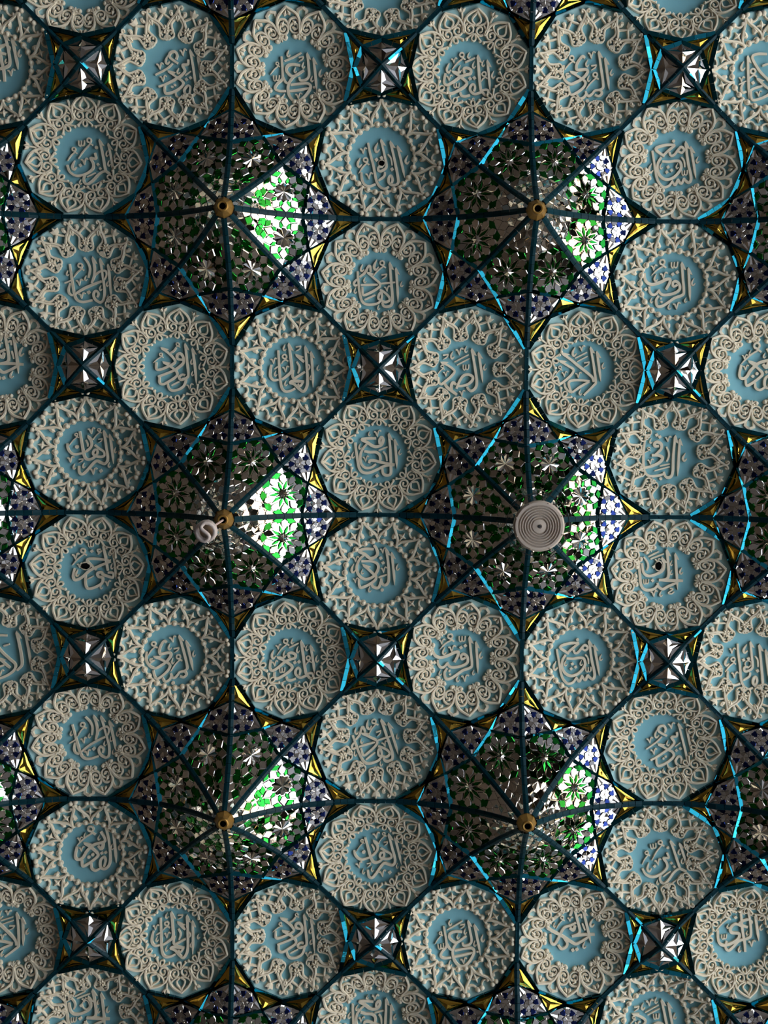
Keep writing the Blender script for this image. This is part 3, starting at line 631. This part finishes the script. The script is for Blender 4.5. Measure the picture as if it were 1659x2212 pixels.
def pendant(x, y, kind, label):
    root = thing('mirror_pendant', x, y, label, 'ceiling pendant', 'mirror-mosaic pendants of the ceiling')
    for k in range(8):
        a = k * pi / 4
        mid = a + A8
        def seen(r, t=0.0, m=150):
            return in_view(x + r * cos(mid + t), y + r * sin(mid + t), m)
        if in_view(x + .3 * cos(a), y + .3 * sin(a), 160) or in_view(x + .42 * cos(a), y + .42 * sin(a), 40):
            make_rib(a).build('rib', root)
        if not (seen(.2) or seen(.33)):
            continue
        if seen(.2, 0, 120):
            turn(make_kite(kind), mid).build('kite_panel', root)
        for s in (-1, 1):
            v = (*pol(V_, s * radians(9.9)), HV)
            v2 = (*pol(V_, -s * radians(9.9)), HV)
            q = (*pol(Q_, s * A8), HQ)
            t = (*pol(T_, s * A8), 0.0)
            r = (*pol(R_, s * A8), HR)
            xx = (X_, 0, HX)
            turn(make_corner(s), mid).build('corner_panel', root)
            turn(make_gold([t, v, q]), mid).build('gold_facet', root)
            m1, m2 = MB(), MB()
            w = .0135
            tiles(m1, v, q, w, 'strip', (0, 0), 21)
            turn(m1, mid).build('border_strip', root)
            xv = (xx[0] + .0005, xx[1], xx[2])
            tiles(m2, v, xv, w, 'strip', (0, 0), 21)
            rr = pol(R_, -s * A8)
            tiles(m2, xv, (rr[0], rr[1], HR), w, 'strip', (0, 0), 21)
            turn(m2, mid).build('star_strip', root)
        turn(make_gold([(*pol(V_, -radians(9.9)), HV), (*pol(V_, radians(9.9)), HV), (X_, 0, HX)]), mid).build('gold_facet', root)
    if in_view(x, y, 120):
        b = link('gilt_boss', BOSS, root)
        link('cord_hole', HOLE, b)
    return root

# ------------------------------------------------------------------ little four-part mirror stars
def star(x, y, label):
    root = thing('mirror_star', x, y, label, 'mirror star', 'small mirror stars between the medallions')
    tip, qq, wv, hc = .162, .0915, .0885, .036
    for k in range(4):
        a = k * pi / 2                          # towards a medallion
        q0, q1 = pol(qq, a - pi / 4), pol(qq, a + pi / 4)
        wp = pol(wv, a)
        mb = MB()
        star_facets(mb, [(0, 0), q0, wp, q1], [hc, .004, .006, .004], 'silver', .0105, .001, k=.46)
        mb.build('mirror_facet', root)
        for s in (-1, 1):
            q = pol(qq, a + s * pi / 4)
            t = pol(tip, a + s * pi / 4)
            make_gold([(*t, 0.0), (*wp, .002), (*q, .003)]).build('gold_facet', root)
            mb = MB()
            tiles(mb, (*wp, .004), (*q, .004), .0135, 'strip', (0, 0), 21, length=.03)
            mb.build('border_strip', root)
        d = pi / 4 + a
        mb = MB()
        for s in (-1, 1):
            n = (cos(d + s * pi / 2), sin(d + s * pi / 2))
            for e0, e1 in (((0, hc + .004), (qq, .006)), ((qq, .006), (tip, .001))):
                L = e1[0] - e0[0]
                m = max(2, round(L / .03))
                for i in range(m):
                    r0, r1 = e0[0] + L * i / m + .0005, e0[0] + L * (i + 1) / m - .0005
                    j, j2 = RND.gauss(0, .0006), RND.gauss(0, .0006)
                    h0, h1 = e0[1] + (e1[1] - e0[1]) * i / m, e0[1] + (e1[1] - e0[1]) * (i + 1) / m
                    w = .0078
                    vs = [(r0 * cos(d), r0 * sin(d), h0 + .008), (r1 * cos(d), r1 * sin(d), h1 + .008),
                          (r1 * cos(d) + n[0] * w, r1 * sin(d) + n[1] * w, h1 + .004 + j), (r0 * cos(d) + n[0] * w, r0 * sin(d) + n[1] * w, h0 + .004 + j2),
                          (r1 * cos(d) + n[0] * w, r1 * sin(d) + n[1] * w, h1 - .02), (r0 * cos(d) + n[0] * w, r0 * sin(d) + n[1] * w, h0 - .02)]
                    mb.add(vs, [(0, 1, 2, 3), (3, 2, 4, 5)], 'rib' if abs(j) < .0007 else 'strip')
        mb.build('cross_rib', root)
    return root

# ------------------------------------------------------------------ medallions: local +x points at the little star
OUTLINE = [(-.207, -.0735), (-.207, .0735), (-.136, .183), (-.033, .226), (.0946, .198), (.179, .1138), (.2045, 0),
           (.179, -.1138), (.0946, -.198), (-.033, -.226), (-.136, -.183)]
CONTACT = {0, 4, 7}            # edges shared with a neighbouring medallion
DISH = .048
def dish(x, y):
    return -DISH * (1 - min(1.15, hypot(x, y) / .215) ** 2)

def border_tiles(k):
    p, q = OUTLINE[k], OUTLINE[(k + 1) % 11]
    mb = MB()
    w = .0066 if k in CONTACT else .0135
    mx, my = (p[0] + q[0]) / 2, (p[1] + q[1]) / 2
    l = hypot(q[0] - p[0], q[1] - p[1])
    nx, ny = -(q[1] - p[1]) / l, (q[0] - p[0]) / l
    if nx * mx + ny * my > 0:
        nx, ny = -nx, -ny
    e = w / 2
    tiles(mb, (p[0] + nx * e, p[1] + ny * e, 0), (q[0] + nx * e, q[1] + ny * e, 0), w, 'rib' if k in CONTACT else 'strip', (mx * 3, my * 3), 4 if k in CONTACT else 21, lift=.007, depth=.03)
    return mb

def plate_mesh():
    mb = MB()
    per = []
    N = 11
    for k in range(11):
        p, q = OUTLINE[k], OUTLINE[(k + 1) % 11]
        for i in range(6):
            t = i / 6
            per.append((p[0] + (q[0] - p[0]) * t, p[1] + (q[1] - p[1]) * t))
    rings = [0.0, .2, .4, .55, .70, .80, .87, .93, .985]
    n = len(per)
    vs, fa, fb = [], [], []
    for s in rings[1:]:
        vs += [(x * s, y * s, dish(x * s, y * s)) for x, y in per]
    c = len(vs)
    vs.append((0, 0, dish(0, 0)))
    for i in range(n):
        fa.append((c, (i + 1) % n, i))
    for j in range(len(rings) - 2):
        for i in range(n):
            f = (j * n + i, j * n + (i + 1) % n, (j + 1) * n + (i + 1) % n, (j + 1) * n + i)
            (fa if rings[j + 2] <= .80 else fb).append(f)
    mb.add(vs, fa, 'teal')
    k = len(mb.v) - len(vs)
    i = mb.mi('pale')
    for f in fb:
        mb.f.append([k + a for a in f])
        mb.m.append(i)
    return mb.mesh('dish', smooth=True)
PLATE = plate_mesh()

HALF = pi / 11
def tr(r, t, k):
    a = (2 * k + t) * HALF
    return (r * cos(a), r * sin(a))

def ornament(kind):
    mb = MB()
    H = .0115
    for k in range(11):
        def pt(r, t):
            return tr(r, t, k)
        def s(pts, w=.0068, h=H, prof=SOFT, n=4, t0=1, t1=1, mirror=True, mat='cream'):
            for g in ((1, -1) if mirror else (1,)):
                ribbon(mb, [pt(r, g * t) for r, t in pts], w * 1.28, h, dish, mat, prof, t0, t1, n)
        def ring(r, t, rad, w=.005, h=H, mirror=True):
            for g in ((1, -1) if mirror else (1,)):
                c = pt(r, g * t)
                ribbon(mb, [(c[0] + rad * cos(2 * pi * i / 9), c[1] + rad * sin(2 * pi * i / 9)) for i in range(10)], w, h, dish, 'cream', SOFT, n=2, closed=True)
        def spiral(r, t, rad, g, a0, turns=1.35, w=.0058):
            c = pt(r, t)
            base = (2 * k) * HALF
            m = 14
            pts = []
            for i in range(m + 1):
                q = i / m
                rr = rad * (1 - .72 * q)
                a = base + g * (a0 + turns * 2 * pi * q)
                pts.append((c[0] + rr * cos(a), c[1] + rr * sin(a)))
            ribbon(mb, pts, w * 1.25, H * (.95), dish, 'cream', SOFT, 1, .7, 2)
            ball(mb, *pts[-1], rad * .27, dish, lift=.9, nu=8, nv=4)
        def leaf(pts, h=H, peak=.003, mirror=True, top=.86):
            for g in ((1, -1) if mirror else (1,)):
                prism(mb, [pt(r, g * t) for r, t in pts], h, dish, 'cream', peak, top)
        def bead(r, t, rad, mirror=True, lift=.8):
            for g in ((1, -1) if mirror else (1,)):
                ball(mb, *pt(r, g * t), rad, dish, lift=lift)
        if kind == 'arch':
            s([(.121, 1.0), (.139, .93), (.160, .84), (.177, .60), (.189, .27), (.199, 0)], w=.0078, h=H * 1.15)
            s([(.150, -.92), (.165, -.62), (.163, -.25), (.150, -.04), (.130, .04)], w=.0070, h=H * .9)
            s([(.168, .70), (.190, .72), (.198, 1.0)], w=.0085, h=H * .7, prof=FLAT, n=1)
            for g in (1, -1):
                spiral(.1365, g * .50, .0195, g, 2.4)
            leaf([(.160, .30), (.155, .66), (.144, .62), (.140, .52), (.146, .34)], h=H * .8, peak=.005)
            leaf([(.134, .30), (.139, .54), (.130, .66), (.124, .48)], h=H * .7, peak=.004)
            leaf([(.190, .02), (.181, .26), (.172, .20), (.176, .02)], h=H * .85)
            prism(mb, [pt(.116, .9), pt(.130, .9), pt(.130, 1.1), pt(.116, 1.1)], H * 1.5, dish, 'cream', 0, .8)
            s([(.118, 1.0), (.109, .86), (.103, .62), (.106, .40), (.112, .36)], w=.0052, h=H * .9)
            bead(.1085, .47, .0075)
            leaf([(.120, .97), (.116, .60), (.108, .70), (.111, .96)], h=H * .9)
            s([(.119, 1.0), (.108, 1.0), (.099, 1.0)], w=.0058, mirror=False, t1=.3)
        elif kind == 'fleur':
            s([(.124, 1.0), (.143, .97), (.163, .86), (.181, .52), (.1975, 0)], w=.0068, h=H * 1.15)
            s([(.149, .03), (.160, .30), (.171, .27), (.184, .06), (.196, 0)], w=.0058)
            s([(.148, .02), (.150, .35), (.160, .66), (.170, .72)], w=.0056)
            for g in (1, -1):
                spiral(.1355, g * .46, .0190, g, 0.6)
            leaf([(.122, .96), (.132, .80), (.145, .86), (.148, 1.0), (.130, 1.0)], h=H * 1.1, peak=.004)
            s([(.160, .74), (.166, 1.0), (.160, 1.26)], w=.006, h=H * .8, mirror=False)
            s([(.166, 1.0), (.186, 1.0)], w=.006, h=H * .9, mirror=False)
            leaf([(.184, 1.0), (.189, .82), (.199, .74), (.195, .94), (.203, 1.0)], h=H * .9)
            s([(.121, 0), (.112, .20), (.103, .20), (.0985, 0)], w=.0046)
            s([(.122, .04), (.115, .36), (.109, .62), (.105, .92)], w=.0052, t1=.8)
            leaf([(.108, .60), (.101, .62), (.098, .80), (.103, .98), (.108, .94)], h=H * .85)
        elif kind == 'ball':
            m = 6
            s([(.1135, -1 + 2 * i / m) for i in range(m + 1)], w=.0062, h=H * .8, mirror=False, n=2)
            bead(.1135, .42, .0084, lift=.7)
            ring(.1135, .42, .0088, w=.0035, h=H * .75)
            prism(mb, [pt(.108, .84), pt(.124, .84), pt(.124, 1.16), pt(.108, 1.16)], H, dish, 'cream', .002, .8)
            s([(.122, .98), (.137, .80), (.156, .42), (.174, .14), (.190, .03)], w=.0080, h=H * 1.15)
            leaf([(.158, .36), (.146, .22), (.134, .20), (.129, .42), (.136, .56), (.134, .78), (.146, .64)], h=H * .9, peak=.005, top=.8)
            leaf([(.182, .08), (.184, .34), (.176, .42), (.166, .30), (.170, .14)], h=H * .9, peak=.003)
            bead(.1985, .15, .0092, lift=.65)
            bead(.1905, .86, .0098, lift=.65)
            bead(.1945, 1.22, .0001)
            s([(.176, .20), (.172, .48), (.177, .70), (.187, .80)], w=.0058, h=H * .9)
            st = []
            for i in range(8):
                a = 2 * pi * i / 8
                rr = .0175 if i % 2 == 0 else .0075
                c = pt(.155, 1.0)
                b = (2 * k + 1) * HALF
                st.append((c[0] + rr * cos(a + b), c[1] + rr * sin(a + b)))
            prism(mb, st, H * .75, dish, 'cream', .004, .85)
            s([(.124, 1.0), (.142, 1.0)], w=.005, h=H * .8, mirror=False)
        else:
            s([(.124, 1.0), (.139, .78), (.157, .46), (.171, .16), (.187, 0)], w=.0072, h=H * 1.15)
            s([(.186, 0), (.1945, .06), (.199, .19), (.194, .24), (.190, .17)], w=.0058)
            bead(.1925, .17, .0046)
            s([(.112, .56), (.121, .36), (.133, .46), (.146, .46), (.157, .24), (.163, .04)], w=.0066)
            leaf([(.174, 0), (.163, .25), (.151, 0)], h=H * 1.1, peak=.003)
            ring(.1120, .60, .0118, w=.0064)
            ring(.1020, .86, .0058, w=.0054)
            s([(.103, 1.0), (.113, 1.0)], w=.008, mirror=False)
            for q in range(5):
                a = 2 * pi * q / 5
                c = pt(.1275, 1.0)
                bb = (2 * k + 1) * HALF
                prism(mb, [c, (c[0] + .009 * cos(a - .6 + bb), c[1] + .009 * sin(a - .6 + bb)), (c[0] + .0155 * cos(a + bb), c[1] + .0155 * sin(a + bb)), (c[0] + .009 * cos(a + .6 + bb), c[1] + .009 * sin(a + .6 + bb))], H * 1.2, dish, 'cream', .003, .88)
            s([(.156, .48), (.163, .66), (.170, .86), (.176, .98)], w=.0062, h=H * .9)
            s([(.166, .34), (.174, .52), (.182, .50), (.181, .36)], w=.0058, h=H)
            leaf([(.168, .28), (.178, .34), (.182, .50), (.175, .58), (.165, .50)], h=H * .95)
            prism(mb, [pt(.172, 1.0), pt(.180, .78), pt(.194, .70), (pt(.191, .88)), pt(.201, 1.0), pt(.191, 1.12), pt(.194, 1.30), pt(.180, 1.22)], H * 1.05, dish, 'cream', .003, .85)
    return mb.mesh('carved_ring')
ORN = {k: ornament(k) for k in ('arch', 'fleur', 'ball', 'knot')}

LH = .0080
def letters(code):
    mb, hole = MB(), None
    k = .001
    for item in code.split(';'):
        t = item[0]
        a = item[1:].split()
        if t in 'SLAB':
            w = float(a[0]) * k * 1.06
            pts = [tuple(float(v) * k for v in q.split(',')) for q in a[1:]]
            if t == 'A':
                (x0, y0), (x1, y1) = pts
                pts = [(x0, y0), (x0 + (x1 - x0) * .35 + .001, y0 + (y1 - y0) * .35), (x0 + (x1 - x0) * .72 + .001, y0 + (y1 - y0) * .72), (x1, y1)]
            ribbon(mb, pts, w, LH, dish, t0=.8 if t != 'S' else .85, t1=.15 if t == 'A' else .8, n=5)
            if t in 'LAB':
                (x0, y0), (x1, y1) = pts[:2]
                l = hypot(x1 - x0, y1 - y0)
                dx, dy = (x1 - x0) / l, (y1 - y0) / l
                nx, ny = dy, -dx
                f = lambda u, v: (x0 + dx * u * w + nx * v * w, y0 + dy * u * w + ny * v * w)
                prism(mb, [f(.1, -.45), f(-.65, .05), f(.3, .55), f(2.2, 1.25), f(1.75, .35), f(1.2, -.4)], LH * 1.04, dish)
            continue
        v = [float(q) for q in a]
        x, y, s = v[0] * k, v[1] * k, v[2] * k
        if t == 'D':
            prism(mb, [(x - s, y - .15 * s), (x + .15 * s, y - s), (x + s, y + .15 * s), (x - .15 * s, y + s)], LH, dish, top=.92)
        elif t == 'O':
            prism(mb, [(x + s * cos(i * pi / 6), y + s * sin(i * pi / 6)) for i in range(12)], LH, dish, top=.9)
        elif t == 'H':
            ribbon(mb, [(x + .30 * s, y), (x + .10 * s, y + .40 * s), (x + .04 * s, y + .72 * s), (x + .22 * s, y + .94 * s), (x + .48 * s, y + .66 * s)], .26 * s, LH, dish, t0=.3, t1=.4, n=3)
        elif t == 'V':
            ribbon(mb, [(x, y + .28 * s), (x + .26 * s, y + .34 * s), (x + .50 * s, y + .98 * s)], .24 * s, LH, dish, t0=.9, t1=.5, n=3)
            ribbon(mb, [(x + .50 * s, y + .98 * s), (x + .62 * s, y + .30 * s), (x + .80 * s, y + .05 * s), (x + 1.02 * s, y + .22 * s)], .20 * s, LH, dish, t0=.5, n=3)
        elif t == 'W':
            ribbon(mb, [(x + .02 * s, y + .05 * s), (x + .05 * s, y + .70 * s), (x + .28 * s, y + .92 * s), (x + .44 * s, y + .60 * s), (x + .46 * s, y + .05 * s)], .22 * s, LH, dish, n=3)
            ribbon(mb, [(x + .44 * s, y + .60 * s), (x + .62 * s, y + .86 * s), (x + .88 * s, y + .70 * s), (x + .95 * s, y)], .22 * s, LH, dish, n=3)
        elif t == 'R':
            tx, ty = v[3] * k, v[4] * k
            ribbon(mb, [(x + .78 * s * cos(i * pi / 5), y + .78 * s * sin(i * pi / 5)) for i in range(11)], .62 * s, LH, dish, n=2, closed=True)
            ribbon(mb, [(x - .35 * s, y + .55 * s), (x + 1.35 * s, y + 1.75 * s)], .6 * s, LH, dish, n=3)
            ribbon(mb, [(x + .55 * s, y + 1.15 * s), ((x + tx) / 2 + .12 * s, (y + ty) / 2 + .3 * s), (tx, ty)], .55 * s, LH, dish, t1=.5, n=3)
        elif t == 'C':
            ribbon(mb, [(x, y + .18 * s), (x + 1.1 * s, y + .02 * s)], .34 * s, LH, dish, n=2)
            ribbon(mb, [(x + 1.05 * s, y), (x + .82 * s, y + .55 * s), (x, y + 1.05 * s)], .28 * s, LH, dish, t1=.3, n=3)
        elif t == 'K':
            hole = MB()
            b = v[3] * k
            r = random.Random(3)
            prism(hole, [(x + s * (1 + r.uniform(-.15, .15)) * cos(i * pi / 7), y + b * (1 + r.uniform(-.15, .15)) * sin(i * pi / 7)) for i in range(14)], LH * 1.15, dish, 'hole_shade_black')  # raised black plug; its colour stands for the hole's shaded depth
            rim = [(x + (s + .002) * cos(i * pi / 5), y + (b + .002) * sin(i * pi / 5)) for i in range(11)]
            ribbon(mb, rim, .004, LH * .9, dish, n=2, closed=True)
    return mb.mesh('inscription'), (hole.mesh('dark_hole_plug') if hole else None)
TEXT = {n: letters(c) for n, c in MOULDS.items()}

ANG = {'R': pi, 'L': 0.0, 'U': pi / 2, 'D': -pi / 2}      # direction from the medallion to its little star
SIDE = {'R': (.293, 0), 'L': (-.293, 0), 'U': (0, -.293), 'D': (0, .293)}
PLACES = '''
0 0 U arch wadud 0|0 0 L ball radi 0|0 0 R knot quddus 0|0 0 D fleur aziz 0
1 0 U knot baqi 0|1 0 L arch ali 0|1 0 R fleur muqaddim 0|1 0 D ball fattah 0
2 0 U fleur karim 0|2 0 L knot mubdi 0|2 0 R ball karim 0|2 0 D arch samakh 0
0 1 U knot zahir 0|0 1 L arch hakim 8|0 1 R fleur wadud 0|0 1 D ball burhan 0
1 1 U arch hadi 0|1 1 L ball adil 0|1 1 R knot samad 0|1 1 D fleur jami 0
2 1 U ball qarib 0|2 1 L fleur ahad 0|2 1 R arch qadir 0|2 1 D knot baqi 0
0 2 U fleur muakhir 0|0 2 L knot karim 0|0 2 R ball mubdi -5|0 2 D arch zahir -7
1 2 U ball badi 0|1 2 L fleur muqaddim -3|1 2 R arch qarib 0|1 2 D knot hadi -14
2 2 U arch hannan 0|2 2 L ball samakh 0|2 2 R knot fattah 6|2 2 D fleur quddus -6
0 3 U ball qadir 0|0 3 L arch ahad 8|0 3 R fleur adil 3|0 3 D knot hannan 0
1 3 U fleur burhan -7|1 3 L knot wadud 0|1 3 R ball ali -6|1 3 D arch jami 6
2 3 U knot aziz -9|2 3 L arch hakim 0|2 3 R fleur radi 0|2 3 D ball samad -3
'''
STYLE = {'arch': 'pointed-arch petal', 'fleur': 'looped fleur', 'ball': 'ball-tipped star', 'knot': 'knotted tendril'}
COLN = ('left column', 'middle column', 'right column')
ROWN = ('top row', 'second row', 'third row', 'bottom row')
SIDEN = {'R': 'right of', 'L': 'left of', 'U': 'above', 'D': 'below'}
made = {}
for item in PLACES.replace('\n', '|').split('|'):
    if not item.strip():
        continue
    i, j, sd, kind, name, deg = item.split()
    i, j = int(i), int(j)
    x, y = i - 1 + SIDE[sd][0], j - 1 + SIDE[sd][1]
    lab = 'teal medallion with %s ring, %s the %s mirror star in the %s' % (STYLE[kind], SIDEN[sd], COLN[i].replace(' column', '-column'), ROWN[j])
    root = thing('medallion', x, y, lab, 'medallion', 'calligraphy medallions of the ceiling', ANG[sd])
    link('dish', PLATE, root)
    for k in range(11):
        border_tiles(k).build('border_strip', root)
    link('carved_ring', ORN[kind], root)
    tx, hl = TEXT[name]
    if not (sd == 'U' and j == 0):
        o = link('inscription', tx, root, -ANG[sd] + radians(float(deg)))
        o['label'] = 'raised cream calligraphy'
        if hl and name + str((i, j, sd)) in HOLES:
            link('dark_hole_plug', hl, root, -ANG[sd] + radians(float(deg)))

for j in range(4):
    for i in range(3):
        star(i - 1, j - 1, 'four-part silver mirror star framed in turquoise, %s of the %s' % (('left end', 'middle', 'right end')[i], ROWN[j]))

for j in range(5):
    for i in range(4):
        x, y = i - 1.5, j - 1.5
        kind = (i + j) % 2
        if (i, j) == (1, 2):
            lab = 'mirror pendant with petal rosettes and the spiral bulb hanging from it'
        elif (i, j) == (2, 2):
            lab = 'mirror pendant with sunburst rosettes behind the round disc lamp'
        else:
            lab = 'green and silver mirror pendant, %s, %s' % (('left edge', 'left of centre', 'right of centre', 'right edge')[i],
                  ('tips cut by top edge', 'first full row', 'row of the hanging lamps', 'row below the lamps', 'tips cut by bottom edge')[j])
        pendant(x, y, kind, lab)

# ------------------------------------------------------------------ hanging lamps
def hang(px, py, h):
    """point at the depth h (grid units below the ceiling) seen at the photograph's pixel px, py"""
    d = Vector(((px - 829.5) / FPX, (py - 1106) / FPX, 1.0))
    w = d.x * rx + d.y * ry + d.z * rz
    t = (HCAM - h) / w.z
    return CX + w.x * t, CY + w.y * t

HL = .46
lx, ly = hang(1165, 1137, HL)
lamp = thing('pendant_lamp', lx, ly, 'round grey-white disc lamp with ribbed face and black wire ring', 'lamp', h=HL)
mb = MB()
rr = .0795
lathe(mb, ((.012, -.085), (.03, -.075), (.058, -.05), (rr * .95, -.028), (rr, -.016), (rr, -.008), (rr * .985, -.003), (rr * .93, .0)), 'lamp', 64)
mb.build('housing', lamp, True)
mb = MB()
prof = [(rr * .93, .0)]
for q in (.80, .70, .60, .50, .40, .30):
    prof += [(rr * (q + .035), .0005), (rr * (q + .02), -.004), (rr * (q - .02), -.004), (rr * (q - .035), .0005)]
prof += [(rr * .2, .001), (rr * .10, .002), (rr * .085, .0), (rr * .04, .0), (.0003, .0)]
lathe(mb, prof, 'lamp', 64)
f = mb.build('ribbed_face', lamp)
mb = MB()
for q in (.75, .65, .55, .45, .35):
    for i in range(40):
        a = 2 * pi * i / 40
        ball(mb, rr * q * cos(a), rr * q * sin(a), .0009, lambda x, y: .0004, 'lamp_groove', nu=5, nv=3)
mb.build('light_dots', f)
mb = MB()
lathe(mb, ((rr * .062, .0012), (rr * .06, .0030), (rr * .02, .0034), (.0002, .0034)), 'black', 16)
mb.build('centre_screw', lamp)
for i in range(8):
    a = 2 * pi * i / 8 + .35
    mb = MB()
    ball(mb, rr * .955 * cos(a), rr * .955 * sin(a), .0022, lambda x, y: -.001, 'lamp_groove', nu=8)
    mb.build('screw', lamp)
ry0 = .099
ox, oy = .0015, -.001
mb = MB()
tube(mb, [(ox + ry0 * cos(2 * pi * i / 64), oy + ry0 * sin(2 * pi * i / 64), -.05) for i in range(64)], .0013, 'black', 6, True)
mb.build('wire_ring', lamp)
for i in range(12):
    a = 2 * pi * i / 12 + .2
    mb = MB()
    pts = []
    for q in range(13):
        t = q / 12
        r = .072 + .026 * sin(pi * t)
        aa = a + (t - .5) * .34 + .12 * sin(2 * pi * t)
        pts.append((ox + r * cos(aa), oy + r * sin(aa), -.05))
    tube(mb, pts, .0011, 'black', 6)
    mb.build('wire_scroll', lamp)
bx, by = .5, .5
mb = MB()
tube(mb, [(0, 0, -.08), ((bx - lx) * .5, (by - ly) * .5, -(HL - .27) * .5), (bx - lx, by - ly, -(HL - .268))], .003, 'black')
mb.build('cord', lamp)

HB = .52
gx, gy = hang(443, 1149, HB)
bulb = thing('spiral_bulb', gx, gy, 'white spiral energy-saving bulb on a pale cord under the gilt boss', 'light bulb', h=HB)
mb = MB()
pts = []
R0, rt = .0285, .0062
for s in (0, 1):                              # two arms wound upwards, joined by an S across the bottom
    pass
n = 22
left = [(R0 * cos(pi * (.5 + 3.2 * i / n)), R0 * sin(pi * (.5 + 3.2 * i / n)), -.0 - .030 * i / n * 1.6) for i in range(n + 1)]
right = [(-x, -y, h) for x, y, h in left]
mid = [(R0 * .62 * cos(pi * (.5 - .25)) * .0 + q, 0, 0) for q in ()]
bridge = []
for i in range(1, 12):
    t = -1 + 2 * i / 12
    bridge.append((-.0125 * sin(pi * t), R0 * -t * .999, .004 * (1 - t * t)))
path = list(reversed(left)) + bridge + right
tube(mb, path, rt, 'bulb', 12)
mb.build('glass_spiral', bulb, True)
mb = MB()
lathe(mb, ((.0005, -.046), (.0235, -.046), (.0245, -.052), (.023, -.075), (.013, -.088), (.012, -.112), (.0005, -.114)), 'bulb_base', 28)
mb.build('bulb_base', bulb, True)
mb = MB()
lathe(mb, ((.0002, -.0445), (.004, -.0447), (.005, -.0462)), 'lamp_groove', 16)
mb.build('base_mark', bulb, True)
ex, ey = -.5, .5
mb = MB()
tube(mb, [(0, 0, -.112), ((ex - gx) * .45, (ey - gy) * .45, -.112 - (HB - .112 - .268) * .42), (ex - gx, ey - gy, -(HB - .266))], .0034, 'cord')
mb.build('cord', bulb)
